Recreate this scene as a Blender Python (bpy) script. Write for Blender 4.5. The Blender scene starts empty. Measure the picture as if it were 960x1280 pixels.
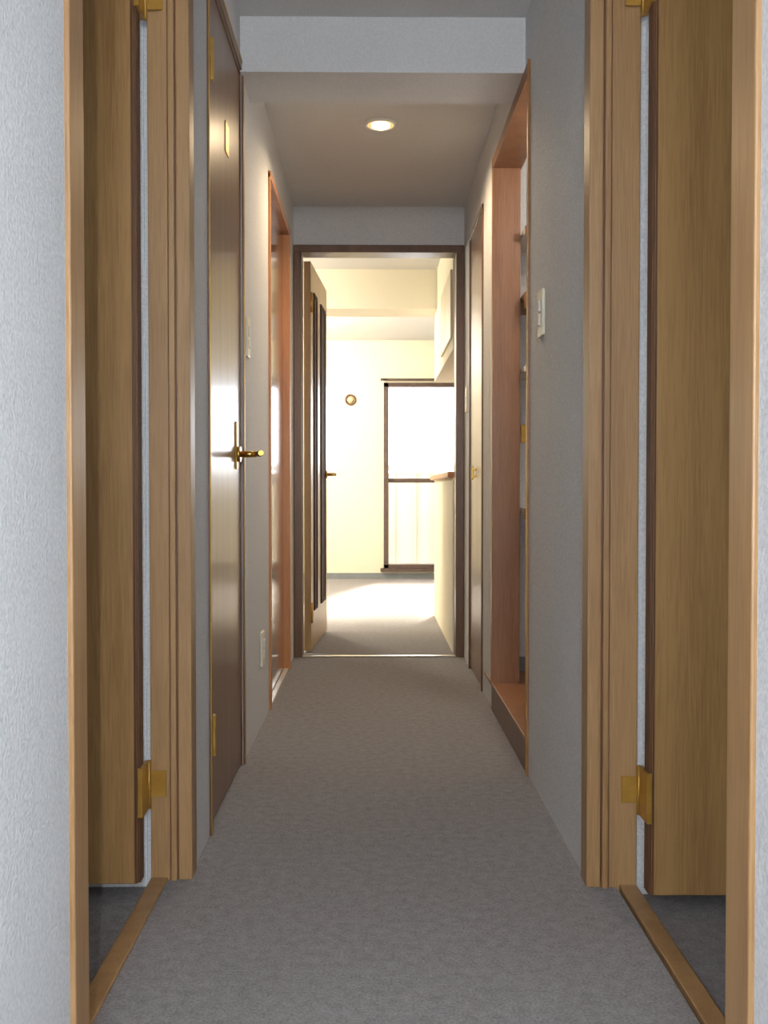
import bpy, bmesh, math
from mathutils import Vector, Matrix
scene=bpy.context.scene
scene.view_settings.view_transform='Standard'
scene.view_settings.exposure=0.25

def lin(c):
    c=c/255.0
    return c/12.92 if c<=0.04045 else ((c+0.055)/1.055)**2.4
def rgb(r,g,b): return (lin(r),lin(g),lin(b),1)

# ---------------------------------------------------------------- materials
def base_mat(name,col,rough=.6,metal=0,spec=.5,coat=0):
    m=bpy.data.materials.new(name); m.use_nodes=True
    b=m.node_tree.nodes['Principled BSDF']
    b.inputs['Base Color'].default_value=col
    b.inputs['Roughness'].default_value=rough
    b.inputs['Metallic'].default_value=metal
    b.inputs['Specular IOR Level'].default_value=spec
    b.inputs['Coat Weight'].default_value=coat
    b.inputs['Coat Roughness'].default_value=.12
    return m,m.node_tree,b
def noise_mat(name,c1,c2,scale,rough=.6,bump=.0,bdist=.002,vec=(1,1,1),metal=0,spec=.5,coat=0,detail=4,lo=.35,hi=.65,scale2=None):
    m,nt,b=base_mat(name,c1,rough,metal,spec,coat)
    N=nt.nodes;L=nt.links
    tc=N.new('ShaderNodeTexCoord'); mp=N.new('ShaderNodeMapping'); mp.inputs['Scale'].default_value=vec
    no=N.new('ShaderNodeTexNoise'); no.inputs['Scale'].default_value=scale; no.inputs['Detail'].default_value=detail
    cr=N.new('ShaderNodeValToRGB'); cr.color_ramp.elements[0].position=lo; cr.color_ramp.elements[1].position=hi
    cr.color_ramp.elements[0].color=c1; cr.color_ramp.elements[1].color=c2
    L.new(tc.outputs['Object'],mp.inputs['Vector']); L.new(mp.outputs['Vector'],no.inputs['Vector'])
    L.new(no.outputs['Fac'],cr.inputs['Fac']); L.new(cr.outputs['Color'],b.inputs['Base Color'])
    if bump>0:
        bp=N.new('ShaderNodeBump'); bp.inputs['Strength'].default_value=bump; bp.inputs['Distance'].default_value=bdist
        L.new(no.outputs['Fac'],bp.inputs['Height']); L.new(bp.outputs['Normal'],b.inputs['Normal'])
    return m
M_wall=noise_mat('wallpaper',rgb(200,202,204),rgb(219,220,221),190,rough=.75,bump=.6,bdist=.003,spec=.25,detail=3)
M_wallcream=noise_mat('wallpaper_cream',rgb(229,221,199),rgb(235,228,207),200,rough=.8,bump=.2,bdist=.001,spec=.2)
M_ceil=noise_mat('ceiling_paper',rgb(208,207,206),rgb(218,217,216),180,rough=.85,bump=.25,bdist=.001,spec=.2)
def wood(name,c1,c2,rough=.3,coat=.0,spec=.5):
    m,nt,b=base_mat(name,c1,rough,0,spec,coat); N=nt.nodes;L=nt.links
    tc=N.new('ShaderNodeTexCoord'); mp=N.new('ShaderNodeMapping'); mp.inputs['Scale'].default_value=(60,60,2.2)
    no=N.new('ShaderNodeTexNoise'); no.inputs['Scale'].default_value=5; no.inputs['Detail'].default_value=8; no.inputs['Distortion'].default_value=.6
    mp2=N.new('ShaderNodeMapping'); mp2.inputs['Scale'].default_value=(9,9,.5)
    no2=N.new('ShaderNodeTexNoise'); no2.inputs['Scale'].default_value=2.0; no2.inputs['Detail'].default_value=3
    mx=N.new('ShaderNodeMath'); mx.operation='ADD'
    mh=N.new('ShaderNodeMath'); mh.operation='MULTIPLY'; mh.inputs[1].default_value=.5
    cr=N.new('ShaderNodeValToRGB'); cr.color_ramp.elements[0].position=.38; cr.color_ramp.elements[1].position=.60
    cr.color_ramp.elements[0].color=c1; cr.color_ramp.elements[1].color=c2
    L.new(tc.outputs['Object'],mp.inputs['Vector']);L.new(tc.outputs['Object'],mp2.inputs['Vector'])
    L.new(mp.outputs['Vector'],no.inputs['Vector']);L.new(mp2.outputs['Vector'],no2.inputs['Vector'])
    L.new(no.outputs['Fac'],mx.inputs[0]);L.new(no2.outputs['Fac'],mx.inputs[1]);L.new(mx.outputs[0],mh.inputs[0])
    L.new(mh.outputs[0],cr.inputs['Fac']);L.new(cr.outputs['Color'],b.inputs['Base Color'])
    return m
M_oak=wood('oak_veneer',rgb(144,108,70),rgb(168,132,90),rough=.42)
M_oakdoor=wood('oak_door_veneer',rgb(148,110,66),rgb(172,134,84),rough=.45)
M_dark=wood('brown_door_veneer',rgb(106,74,48),rgb(130,96,64),rough=.32,coat=.12)
M_gloss=wood('glossy_sliding_door',rgb(100,66,40),rgb(124,84,54),rough=.12,coat=.8)
M_leaf=wood('living_door_veneer',rgb(150,118,76),rgb(172,140,94),rough=.35)
M_edge=wood('door_edge_brown',rgb(84,54,34),rgb(104,70,46),rough=.45)
M_slit=wood('slit_dark_brown',rgb(52,32,20),rgb(70,44,28),rough=.7,spec=.1)
M_orange=wood('orange_brown_wood',rgb(180,118,70),rgb(198,136,84),rough=.4)
M_closet=wood('closet_brown_wood',rgb(132,90,60),rgb(156,110,76),rough=.4)
M_frame=wood('dark_frame_wood',rgb(90,64,46),rgb(112,82,60),rough=.35,coat=.1)
def carpet(name,c1,c2,c3):
    m,nt,b=base_mat(name,c1,.95,0,.1); N=nt.nodes;L=nt.links
    tc=N.new('ShaderNodeTexCoord')
    a=N.new('ShaderNodeTexNoise'); a.inputs['Scale'].default_value=210; a.inputs['Detail'].default_value=5
    f=N.new('ShaderNodeTexNoise'); f.inputs['Scale'].default_value=45; f.inputs['Detail'].default_value=5
    ad=N.new('ShaderNodeMix'); ad.data_type='FLOAT'; ad.inputs[0].default_value=.35
    cr=N.new('ShaderNodeValToRGB'); cr.color_ramp.elements[0].position=.33; cr.color_ramp.elements[1].position=.67
    cr.color_ramp.elements[0].color=c1; cr.color_ramp.elements[1].color=c3
    e=cr.color_ramp.elements.new(.5); e.color=c2
    L.new(tc.outputs['Object'],a.inputs['Vector']);L.new(tc.outputs['Object'],f.inputs['Vector'])
    L.new(a.outputs['Fac'],ad.inputs[2]);L.new(f.outputs['Fac'],ad.inputs[3])
    L.new(ad.outputs[0],cr.inputs['Fac']);L.new(cr.outputs['Color'],b.inputs['Base Color'])
    bp=N.new('ShaderNodeBump'); bp.inputs['Strength'].default_value=.4; bp.inputs['Distance'].default_value=.003
    L.new(a.outputs['Fac'],bp.inputs['Height']);L.new(bp.outputs['Normal'],b.inputs['Normal'])
    return m
M_carpet=carpet('grey_carpet',rgb(122,118,119),rgb(141,137,138),rgb(160,156,156))
M_brass=noise_mat('brass',rgb(186,146,70),rgb(206,168,88),30,rough=.3,metal=1)
M_hinge=noise_mat('hinge_gold',rgb(172,130,54),rgb(188,146,66),30,rough=.4,metal=.5)
M_black=noise_mat('dark_metal',rgb(38,28,20),rgb(52,40,28),30,rough=.4,metal=.6)
M_plastic=noise_mat('ivory_plastic',rgb(222,216,192),rgb(228,222,200),20,rough=.35)
M_chrome=noise_mat('metal_strip',rgb(190,180,165),rgb(205,196,182),40,rough=.3,metal=1)
M_bronze=noise_mat('bronze_aluminium',rgb(88,72,64),rgb(102,84,74),20,rough=.4,metal=.3)
M_white=noise_mat('white_paint',rgb(226,226,222),rgb(234,234,230),15,rough=.5)
M_rail=noise_mat('railing_paint',rgb(170,163,150),rgb(174,167,154),5,rough=.6)
M_railbar=noise_mat('railing_bar_paint',rgb(152,144,130),rgb(156,148,134),5,rough=.6)
M_base=noise_mat('grey_baseboard',rgb(118,122,126),rgb(128,132,136),15,rough=.5)
M_vinyl=noise_mat('pale_vinyl',rgb(220,214,204),rgb(230,224,214),15,rough=.3)
M_conc=noise_mat('balcony_concrete',rgb(160,156,150),rgb(175,171,166),12,rough=.9)
M_cab=noise_mat('cabinet_beige',rgb(196,178,140),rgb(204,188,150),12,rough=.4)
def emis(name,col,s):
    m=bpy.data.materials.new(name); m.use_nodes=True; nt=m.node_tree; nt.nodes.clear()
    o=nt.nodes.new('ShaderNodeOutputMaterial'); e=nt.nodes.new('ShaderNodeEmission'); e.inputs[0].default_value=col; e.inputs[1].default_value=s
    nt.links.new(e.outputs[0],o.inputs[0]); return m
M_bulb=emis('lamp_glow',(1,.74,.40,1),4)
M_glowrim=emis('lamp_reflector_glow',(1,.50,.18,1),1.2)
def glass():
    m=bpy.data.materials.new('window_glass'); m.use_nodes=True; nt=m.node_tree; nt.nodes.clear(); N=nt.nodes;L=nt.links
    o=N.new('ShaderNodeOutputMaterial'); t=N.new('ShaderNodeBsdfTransparent'); g=N.new('ShaderNodeBsdfGlossy'); g.inputs['Roughness'].default_value=.02
    f=N.new('ShaderNodeFresnel'); f.inputs['IOR'].default_value=1.3; mx=N.new('ShaderNodeMixShader')
    L.new(f.outputs[0],mx.inputs[0]);L.new(t.outputs[0],mx.inputs[1]);L.new(g.outputs[0],mx.inputs[2]);L.new(mx.outputs[0],o.inputs[0]); return m
M_glass=glass()

# ---------------------------------------------------------------- geometry helpers
def add_obj(name,me,mat,parent=None):
    ob=bpy.data.objects.new(name,me); scene.collection.objects.link(ob)
    if mat is not None: me.materials.append(mat)
    if parent is not None: ob.parent=parent
    return ob
def boxes(name,lst,mat,parent=None,bevel=0):
    bm=bmesh.new()
    for (x0,x1,y0,y1,z0,z1) in lst:
        r=bmesh.ops.create_cube(bm,size=1)
        for v in r['verts']:
            v.co=Vector(((x0+x1)/2+v.co.x*(x1-x0),(y0+y1)/2+v.co.y*(y1-y0),(z0+z1)/2+v.co.z*(z1-z0)))
    me=bpy.data.meshes.new(name); bm.to_mesh(me); bm.free()
    ob=add_obj(name,me,mat,parent)
    if bevel>0:
        md=ob.modifiers.new('bevel','BEVEL'); md.width=bevel; md.segments=2; md.limit_method='ANGLE'
    return ob
def box(name,x0,x1,y0,y1,z0,z1,mat,parent=None,bevel=0): return boxes(name,[(x0,x1,y0,y1,z0,z1)],mat,parent,bevel)
def empty(name,loc=(0,0,0)):
    e=bpy.data.objects.new(name,None); e.empty_display_size=.1; scene.collection.objects.link(e); return e
def cyl(name,p0,p1,r,mat,parent=None,seg=24,r2=None):
    p0=Vector(p0);p1=Vector(p1); d=p1-p0
    bm=bmesh.new(); bmesh.ops.create_cone(bm,cap_ends=True,segments=seg,radius1=r,radius2=r if r2 is None else r2,depth=d.length)
    q=d.to_track_quat('Z','Y').to_matrix().to_4x4()
    bmesh.ops.transform(bm,matrix=Matrix.Translation((p0+p1)/2)@q,verts=bm.verts)
    for f in bm.faces: f.smooth=len(f.verts)==4
    me=bpy.data.meshes.new(name); bm.to_mesh(me); bm.free()
    return add_obj(name,me,mat,parent)
def curve(name,pts,r,mat,parent=None):
    c=bpy.data.curves.new(name,'CURVE'); c.dimensions='3D'; c.bevel_depth=r; c.bevel_resolution=4; c.use_fill_caps=True
    s=c.splines.new('BEZIER'); s.bezier_points.add(len(pts)-1)
    for i,p in enumerate(pts):
        bp=s.bezier_points[i]; bp.co=p; bp.handle_left_type='AUTO'; bp.handle_right_type='AUTO'
    ob=bpy.data.objects.new(name,c); scene.collection.objects.link(ob); c.materials.append(mat)
    if parent: ob.parent=parent
    return ob
def lathe(name,prof,mat,parent,axis_m,seg=40):
    bm=bmesh.new(); rings=[]
    for (r,z) in prof:
        rings.append([bm.verts.new((r*math.cos(2*math.pi*i/seg),r*math.sin(2*math.pi*i/seg),z)) for i in range(seg)])
    for a,b in zip(rings[:-1],rings[1:]):
        for i in range(seg):
            f=bm.faces.new((a[i],a[(i+1)%seg],b[(i+1)%seg],b[i])); f.smooth=True
    bmesh.ops.transform(bm,matrix=axis_m,verts=bm.verts)
    bmesh.ops.recalc_face_normals(bm,faces=bm.faces)
    me=bpy.data.meshes.new(name); bm.to_mesh(me); bm.free()
    return add_obj(name,me,mat,parent)

XL=-.385; XR=.445; H=2.19; YE=4.88
# ---------------------------------------------------------------- shell
floor=boxes('floor',[(-.44,.50,-1.6,YE,-.1,0),(-2.4,2.4,YE,9.2,-.1,0),(.5,1.2,2.6,4.0,-.1,0)],M_carpet)
box('floor_side_room_left',-3.0,-.44,-1.6,2.2,-.12,-.02,M_carpet)
box('floor_side_room_right',.50,3.0,-1.6,2.2,-.12,-.02,M_carpet)
box('ceiling',-3.0,3.0,-1.6,9.3,H,H+.1,M_ceil)
boxes('wall_left',[(-.475,XL,-1.6,1.28,-.1,H),(-.475,XL,1.28,2.12,2.03,H),(-.475,XL,2.10,2.365,-.1,H),
   (-.475,XL,2.365,2.96,2.05,H),(-.475,XL,2.955,3.71,-.1,H),(-.475,XL,3.71,4.57,2.0,H),(-.475,XL,4.57,YE,-.1,H),
   (-.56,-.475,2.10,YE,-.1,H)],M_wall)
boxes('wall_right',[(XR,.545,-1.6,1.2,-.1,H),(XR,.545,1.2,2.07,2.03,H),(XR,.545,2.05,2.86,-.1,H),
   (XR,.545,2.86,3.70,2.03,H),(XR,.545,3.70,4.03,-.1,H),(XR,.545,4.03,4.57,1.97,H),(XR,.545,4.57,YE,-.1,H),(.545,.6,4.0,YE,-.1,H)],M_wall)
box('wall_entrance',-3.0,3.0,-1.7,-1.6,-.1,H,M_wall)
boxes('wall_side_room_left',[(-3.0,-.475,2.095,2.2,-.12,H),(-3.1,-3.0,-1.6,2.2,-.12,H)],M_wall)
boxes('wall_side_room_right',[(.545,3.0,2.045,2.2,-.12,H),(3.0,3.1,-1.6,2.2,-.12,H)],M_wall)
boxes('wall_closet',[(1.05,1.12,2.7,4.0,0,H),(.545,1.05,2.72,2.80,0,H),(.545,1.05,3.92,4.0,0,H)],M_wall)
boxes('wall_corridor_end',[(-2.5,-.385,YE,YE+.1,-.1,H),(.445,2.5,YE,YE+.1,-.1,H),(-.385,.445,YE,YE+.1,2.004,H)],M_wall)
WX0,WX1,WZ0,WZ1=.10,1.80,.10,1.80
boxes('wall_far',[(-2.5,WX0,9.2,9.35,-.1,H),(WX1,2.5,9.2,9.35,-.1,H),(WX0,WX1,9.2,9.35,WZ1,H),(WX0,WX1,9.2,9.35,-.1,WZ0)],M_wallcream)
box('wall_living_left',-2.5,-2.4,YE+.1,9.2,-.1,H,M_wallcream)
box('wall_living_right',2.4,2.5,YE+.1,9.2,-.1,H,M_wallcream)
boxes('baseboard_far',[(-2.4,WX0-.02,9.185,9.2,0,.055),(WX0-.02,WX1,9.185,9.2,0,.05)],M_base)
box('beam_corridor',XL,XR,2.935,3.17,2.03,H,M_ceil)
box('beam_living',-2.4,2.4,6.25,6.54,1.945,H,M_wallcream)

# ---------------------------------------------------------------- hinge / handle parts
def hinge(par,x,y,z,h=.085,w=.035,sgn=1,tag=''):
    boxes('hinge_plate'+tag,[(min(x,x+sgn*w),max(x,x+sgn*w),y-.009,y-.006,z-h*.27,z+h*.27)],M_hinge,par,.0008)
    box('hinge_leaf_plate'+tag,min(x,x-sgn*.010),max(x,x-sgn*.010),y-.074,y-.010,z-h/2,z+h/2,M_hinge,par,.001)
    cyl('hinge_knuckle'+tag,(x-sgn*.001,y-.012,z-h/2),(x-sgn*.001,y-.012,z+h/2),.005,M_hinge,par,16)

def side_door(name,s,xface,xin,yn,yn_out,yf,dark):
    D=empty(name)
    def bx(n,a,b,y0,y1,z0,z1,m,bev=.0015):
        x0,x1=sorted((s*a,s*b)); return box(n,x0,x1,y0,y1,z0,z1,m,D,bev)
    zt=2.0
    bx('jamb_far_casing',xface,xface+.028,yf,yf+.055,0,zt+.03,M_oak,.002)
    bx('jamb_far_groove',xface+.028,xface+.031,yf+.004,yf+.03,0,zt,M_edge,0)
    bx('jamb_far_stop',xface+.031,xface+.043,yf-.006,yf+.03,0,zt,M_oak,.0015)
    bx('jamb_far_rebate_line',xface+.043,xface+.0455,yf+.002,yf+.03,0,zt,M_edge,0)
    bx('jamb_far',xface+.0455,xin,yf,yf+.03,-.02,zt,M_oak,.0015)
    bx('jamb_near_casing',xface,xface+.012,yn_out,yn,0,zt+.03,M_oak,.003)
    bx('jamb_near',xface+.012,xin,yn-.022,yn,-.02,zt,M_oak,.001)
    bx('casing_head',xface,xface+.012,yn_out,yf+.05,zt,zt+.04,M_oak,.002)
    bx('jamb_head',xface+.012,xin,yn,yf,zt-.0,zt+.025,M_oak,.001)
    bx('threshold',abs(xin)-.036,xin,yn-.02,yf,-.02,.006,M_oak,.002)
    return D,bx
D1,bx=side_door('door_1',-1,.378,.464,1.325,1.263,2.08,0)
bx('leaf',.476,1.19,2.008,2.044,.020,1.985,M_oakdoor,.002)
bx('leaf_edge',.470,.4765,2.010,2.043,.022,1.983,M_edge,.001)
bx('leaf_lipping',.4765,.481,2.0072,2.01,.022,1.983,M_edge,0)
for i,z in enumerate((.205,1.825)): hinge(D1,-.464,2.08,z,.10,.034,1,'_%d'%i)
D2,bx=side_door('door_2',1,.438,.541,1.228,1.150,2.03,0)
bx('leaf',.552,1.29,1.958,1.994,.012,1.985,M_oakdoor,.002)
bx('leaf_edge',.546,.5525,1.960,1.993,.014,1.983,M_edge,.001)
bx('leaf_lipping',.5525,.556,1.9572,1.96,.014,1.983,M_edge,0)
for i,z in enumerate((.205,1.815)): hinge(D2,.541,2.03,z,.10,.034,-1,'_%d'%i)

def lever(par,base,out,along,z,L=.11,black=True):
    b=Vector(base); o=Vector(out); a=Vector(along)
    cyl('rose',b,b+o*.010,.022,M_brass,par)
    cyl('spindle',b+o*.01,b+o*.055,.009,M_brass,par)
    pts=[b+o*.050,b+o*.058+a*.02,b+o*.058+a*.06,b+o*.056+a*L]
    curve('lever_arm',[tuple(p) for p in pts],.0075,M_brass,par)
    q=b+o*.057+a*(L*.45)
    cyl('lever_grip',q,q+a*(L*.4),.0088,M_black,par)

# ---- toilet door in left wall
D3=empty('door_3')
boxes('frame',[(-.395,-.380,2.345,2.368,0,2.06),(-.395,-.380,2.958,2.974,0,2.06),(-.395,-.380,2.345,2.974,2.035,2.06),
   (-.474,-.386,2.365,2.375,0,2.05),(-.474,-.386,2.952,2.959,0,2.05),(-.474,-.386,2.37,2.957,2.03,2.05)],M_frame,D3,.001)
boxes('frame_gilt_edge',[(-.3805,-.3785,2.343,2.351,0,2.06),(-.3805,-.3785,2.968,2.976,0,2.06),(-.3805,-.3785,2.343,2.976,2.054,2.062)],M_hinge,D3)
box('leaf',-.430,-.390,2.377,2.950,.008,2.028,M_dark,D3,.002)
boxes('hinge_upper',[(-.390,-.374,2.373,2.388,1.78,1.88)],M_hinge,D3,.003)
boxes('hinge_lower',[(-.390,-.374,2.373,2.388,.18,.28)],M_hinge,D3,.003)
boxes('lock_plate',[(-.390,-.385,2.84,2.870,.875,1.01)],M_brass,D3,.002)
lever(D3,(-.386,2.857,.918),(1,0,0),(.22,-.975,0),.9,.10)
boxes('door_sign_plate',[(-.390,-.387,2.66,2.72,1.71,1.79)],M_brass,D3,.001)

# ---- glossy door in left wall, far
D4=empty('door_4')
boxes('frame',[(-.473,-.376,3.705,3.725,0,1.985),(-.473,-.374,4.535,4.565,0,1.985),(-.473,-.374,3.705,4.565,1.965,1.99)],M_orange,D4,.002)
boxes('leaf',[(-.440,-.405,3.725,4.535,.012,1.965)],M_gloss,D4,.001)
box('threshold',-.404,-.384,3.725,4.535,0,.006,M_vinyl,D4)

# ---- closet in right wall
D5=empty('closet')
boxes('frame',[(.438,.455,2.838,2.862,0,2.03),(.452,.545,2.858,2.88,.1,2.01),(.438,.540,3.668,3.70,.1,2.01),(.438,.545,2.84,3.70,1.99,2.03)],M_closet,D5,.002)
boxes('frame_gilt_edge',[(.4365,.4385,2.836,2.842,0,2.03)],M_hinge,D5)
boxes('plinth',[(.441,.545,2.86,3.70,0,.092)],M_frame,D5,.002)
boxes('closet_floor',[(.438,1.05,2.86,3.92,.092,.105)],M_closet,D5,.002)
boxes('shelves',[(.548,1.05,3.62,3.92,z,z+.02) for z in (.73,1.245,1.74)],M_vinyl,D5,.001)
boxes('shelf_edges',[(.548,1.05,3.60,3.62,1.47,1.53),(.548,1.05,3.62,3.92,1.50,1.53),(.548,1.05,3.60,3.62,.71,.75),(.548,1.05,3.60,3.62,1.74,1.765)],M_closet,D5,.001)
boxes('closet_baseboard',[(.56,1.05,3.905,3.92,.105,.16)],M_base,D5)
boxes('coat_hook',[(.575,.60,3.89,3.92,1.05,1.07),(.575,.60,3.885,3.895,1.0,1.07)],M_brass,D5,.002)

# ---- narrow door right far
D6=empty('door_5')
boxes('frame',[(.438,.52,4.03,4.045,0,1.965),(.438,.52,4.555,4.57,0,1.965),(.438,.52,4.03,4.57,1.945,1.965)],M_frame,D6,.002)
box('leaf',.446,.475,4.045,4.555,.01,1.945,M_dark,D6,.001)
boxes('pull_handle',[(.430,.446,4.32,4.335,.87,.88),(.430,.446,4.32,4.335,.90,.91),(.426,.434,4.32,4.335,.86,.92)],M_brass,D6,.002)

# ---- far door frame and leaf
D7=empty('door_6')
boxes('frame',[(-.384,-.345,YE-.012,YE+.11,0,1.967),(.405,.444,YE-.012,YE+.11,0,1.967),(-.384,.444,YE-.012,YE+.11,1.967,2.004)],M_frame,D7,.003)
boxes('threshold_strip',[(-.345,.405,YE-.01,YE+.02,0,.006)],M_chrome,D7,.002)
leaf=empty('leaf_assembly'); leaf.parent=D7
LW=.74
boxes('leaf',[(0,LW,-.018,.018,.01,1.955)],M_leaf,leaf,.002)
for i,(a,b) in enumerate(((.11,.25),(.42,.64))):
    boxes('slit_moulding_%d'%i,[(a,a+.02,-.024,-.018,.20,1.82),(b-.02,b,-.024,-.018,.20,1.82),(a,b,-.024,-.018,1.80,1.82),(a,b,-.024,-.018,.20,.22)],M_slit,leaf,.001)
    boxes('slit_glass_%d'%i,[(a+.02,b-.02,-.020,-.0185,.22,1.80)],M_slit,leaf)
lever(leaf,(LW-.05,-.018,.905),(0,-1,0),(-1,0,0),.9,.11)
for i,z in enumerate((.2,1.75)): cyl('hinge_%d'%i,(0.0,-.022,z-.05),(0.0,-.022,z+.05),.006,M_hinge,leaf)
leaf.location=(-.345+.018,YE+.125,0); leaf.rotation_euler=(0,0,math.radians(86.5))

# ---- switches & outlets
def plate(name,x,sgn,y,z,w=.07,h=.12,rockers=1):
    P=empty(name)
    x1=x+sgn*.009
    box('plate',min(x,x1),max(x,x1),y-w/2,y+w/2,z-h/2,z+h/2,M_plastic,P,.003)
    for i in range(rockers):
        zz=z+(i-(rockers-1)/2)*.036
        x2=x+sgn*.013
        box('rocker_%d'%i,min(x1,x2),max(x1,x2),y-.012,y+.012,zz-.015,zz+.015,M_white,P,.002)
    return P
plate('light_switch',XL,1,3.06,1.28,.07,.12,2)
plate('power_outlet',XL,1,3.44,.27,.07,.12,2)
plate('light_switch',XR,-1,2.62,1.277,.07,.12,2)
plate('light_switch',XR,-1,4.70,1.24,.07,.12,1)

# ---- downlight
DL=empty('ceiling_downlight')
T=Matrix.Translation((.03,3.78,H))
lathe('trim_ring',[(.046,-.001),(.050,-.008),(.055,-.009),(.060,-.006),(.062,-.001)],M_white,DL,T)
lathe('reflector',[(.049,-.006),(.040,-.004),(.030,-.0035)],M_glowrim,DL,T)
lathe('bulb',[(.036,-.003),(.034,-.012),(.022,-.018),(.001,-.020)],M_bulb,DL,T)

# ---- wall vent
V=empty('wall_vent')
T=Matrix.Translation((-.205,9.2,1.645))@Matrix.Rotation(math.radians(90),4,'X')
lathe('vent_ring',[(.052,0),(.052,.012),(.044,.022),(.036,.018),(.036,.004)],M_frame,V,T)
lathe('vent_cap',[(.028,.006),(.028,.026),(.018,.032),(.001,.034)],M_cab,V,T)
boxes('vent_bars',[(-.24,-.17,9.178,9.182,1.641,1.649),(-.209,-.201,9.178,9.182,1.61,1.68)],M_brass,V)

# ---- balcony window
W=empty('window_1')
fw=.045
boxes('frame',[(WX0,WX0+fw,9.17,9.30,WZ0,WZ1),(WX1-fw,WX1,9.17,9.30,WZ0,WZ1),(WX0,WX1,9.17,9.30,WZ1-.04,WZ1),(WX0,WX1,9.17,9.30,WZ0,WZ0+.035),
  (.92,.98,9.20,9.26,WZ0,WZ1),(WX0+fw,WX1-fw,9.21,9.25,.885,.925)],M_bronze,W,.002)
boxes('glass',[(WX0+.02,WX1-.02,9.23,9.234,WZ0+.02,WZ1-.02)],M_glass,W)
boxes('sill',[(WX0-.03,WX1+.03,9.15,9.2,WZ0-.03,WZ0)],M_bronze,W,.002)
C=empty('curtain_rail')
boxes('rail',[(WX0-.03,WX1+.05,9.13,9.15,1.815,1.835)],M_bronze,C,.003)
boxes('rail_bracket',[(WX0,WX0+.02,9.13,9.2,1.82,1.835),(1.0,1.02,9.13,9.2,1.82,1.835),(1.78,1.8,9.13,9.2,1.82,1.835)],M_bronze,C)
box('balcony_floor',-2.5,2.5,9.35,10.6,-.15,-.02,M_conc)
B=empty('balcony_railing')
boxes('panel',[(-2.5,2.5,10.45,10.47,.05,1.0)],M_rail,B)
boxes('top_rail',[(-2.5,2.5,10.42,10.5,1.02,1.08)],M_rail,B,.005)
boxes('posts',[(x,x+.03,10.40,10.45,-.02,1.03) for x in [-2.4,-1.6,-.8,0,.20,.42,.64,.9,1.2,1.7,2.3]],M_railbar,B)

# ---- kitchen peninsula
K=empty('kitchen_counter')
boxes('half_wall',[(.40,.50,YE+.12,6.5,0,.88)],M_wallcream,K)
boxes('counter_top',[(.375,.80,YE+.12,6.53,.88,.91)],M_orange,K,.004)
boxes('counter_cabinet',[(.50,.78,YE+.12,6.48,0,.88)],M_cab,K)
K2=empty('hanging_cabinet')
boxes('carcass',[(.40,.78,YE+.12,6.24,1.52,H)],M_wallcream,K2,.002)
boxes('carcass_end',[(.40,.78,6.24,6.5,1.52,1.943)],M_wallcream,K2,.002)
boxes('cabinet_doors',[(.388,.40,5.02,5.38,1.58,1.92),(.388,.40,5.39,5.76,1.58,1.92)],M_cab,K2,.002)

# ---------------------------------------------------------------- lights
def light(name,typ,loc,power,col,size=.05,rot=(0,0,0)):
    l=bpy.data.lights.new(name,typ); l.energy=power; l.color=col
    if typ=='POINT' or typ=='SPOT': l.shadow_soft_size=size
    if typ=='AREA': l.size=size
    o=bpy.data.objects.new(name,l); o.location=loc; o.rotation_euler=rot; scene.collection.objects.link(o); return o
light('camera_flash_lamp','POINT',(-.055,.01,.82),27,(.94,.97,1.0),.008)
o=light('downlight_lamp','SPOT',(.03,3.78,2.165),36,(1,.76,.48),.04); o.data.spot_size=math.radians(160); o.data.spot_blend=.6
light('entrance_fill_light','POINT',(.05,-1.3,1.7),60,(.88,.94,1.0),.12)  # added cool fill behind the camera, lifts the corridor walls; no fixture modelled
light('closet_fill_light','POINT',(.80,3.1,1.9),5.5,(1,.88,.76),.06)  # unseen fill added to brighten the closet interior
light('living_fill_light','POINT',(-1.2,7.9,1.9),135,(1,.91,.74),.15)  # added warm fill, out of view, raises the far room's brightness
light('dining_fill_light','POINT',(-1.3,5.7,1.9),55,(1,.91,.74),.15)  # second unseen fill added for the near half of the far room
sun=light('sun','SUN',(0,12,5),22,(1,.91,.72)); sun.data.angle=math.radians(7)
dirv=Vector((-.30,-1,-.60)); sun.rotation_euler=dirv.to_track_quat('-Z','Y').to_euler()
p=light('window_portal','AREA',((WX0+WX1)/2,9.37,(WZ0+WZ1)/2),1,(1,1,1)); p.data.shape='RECTANGLE'; p.data.size=1.7; p.data.size_y=1.7
p.rotation_euler=(math.radians(-90),0,0); p.data.cycles.is_portal=True
w=bpy.data.worlds.new('World'); scene.world=w; w.use_nodes=True
bg=w.node_tree.nodes['Background']; bg.inputs[0].default_value=(.93,.96,1.0,1); bg.inputs[1].default_value=9

# ---------------------------------------------------------------- camera
cam=bpy.data.cameras.new('camera'); co=bpy.data.objects.new('camera',cam); scene.collection.objects.link(co)
cam.sensor_fit='VERTICAL'; cam.sensor_height=36; cam.lens=36*1250/1280; cam.clip_start=.02
co.location=(0,0,.815)
co.rotation_euler=(math.radians(90-1.24),0,math.radians(-.64))
scene.camera=co
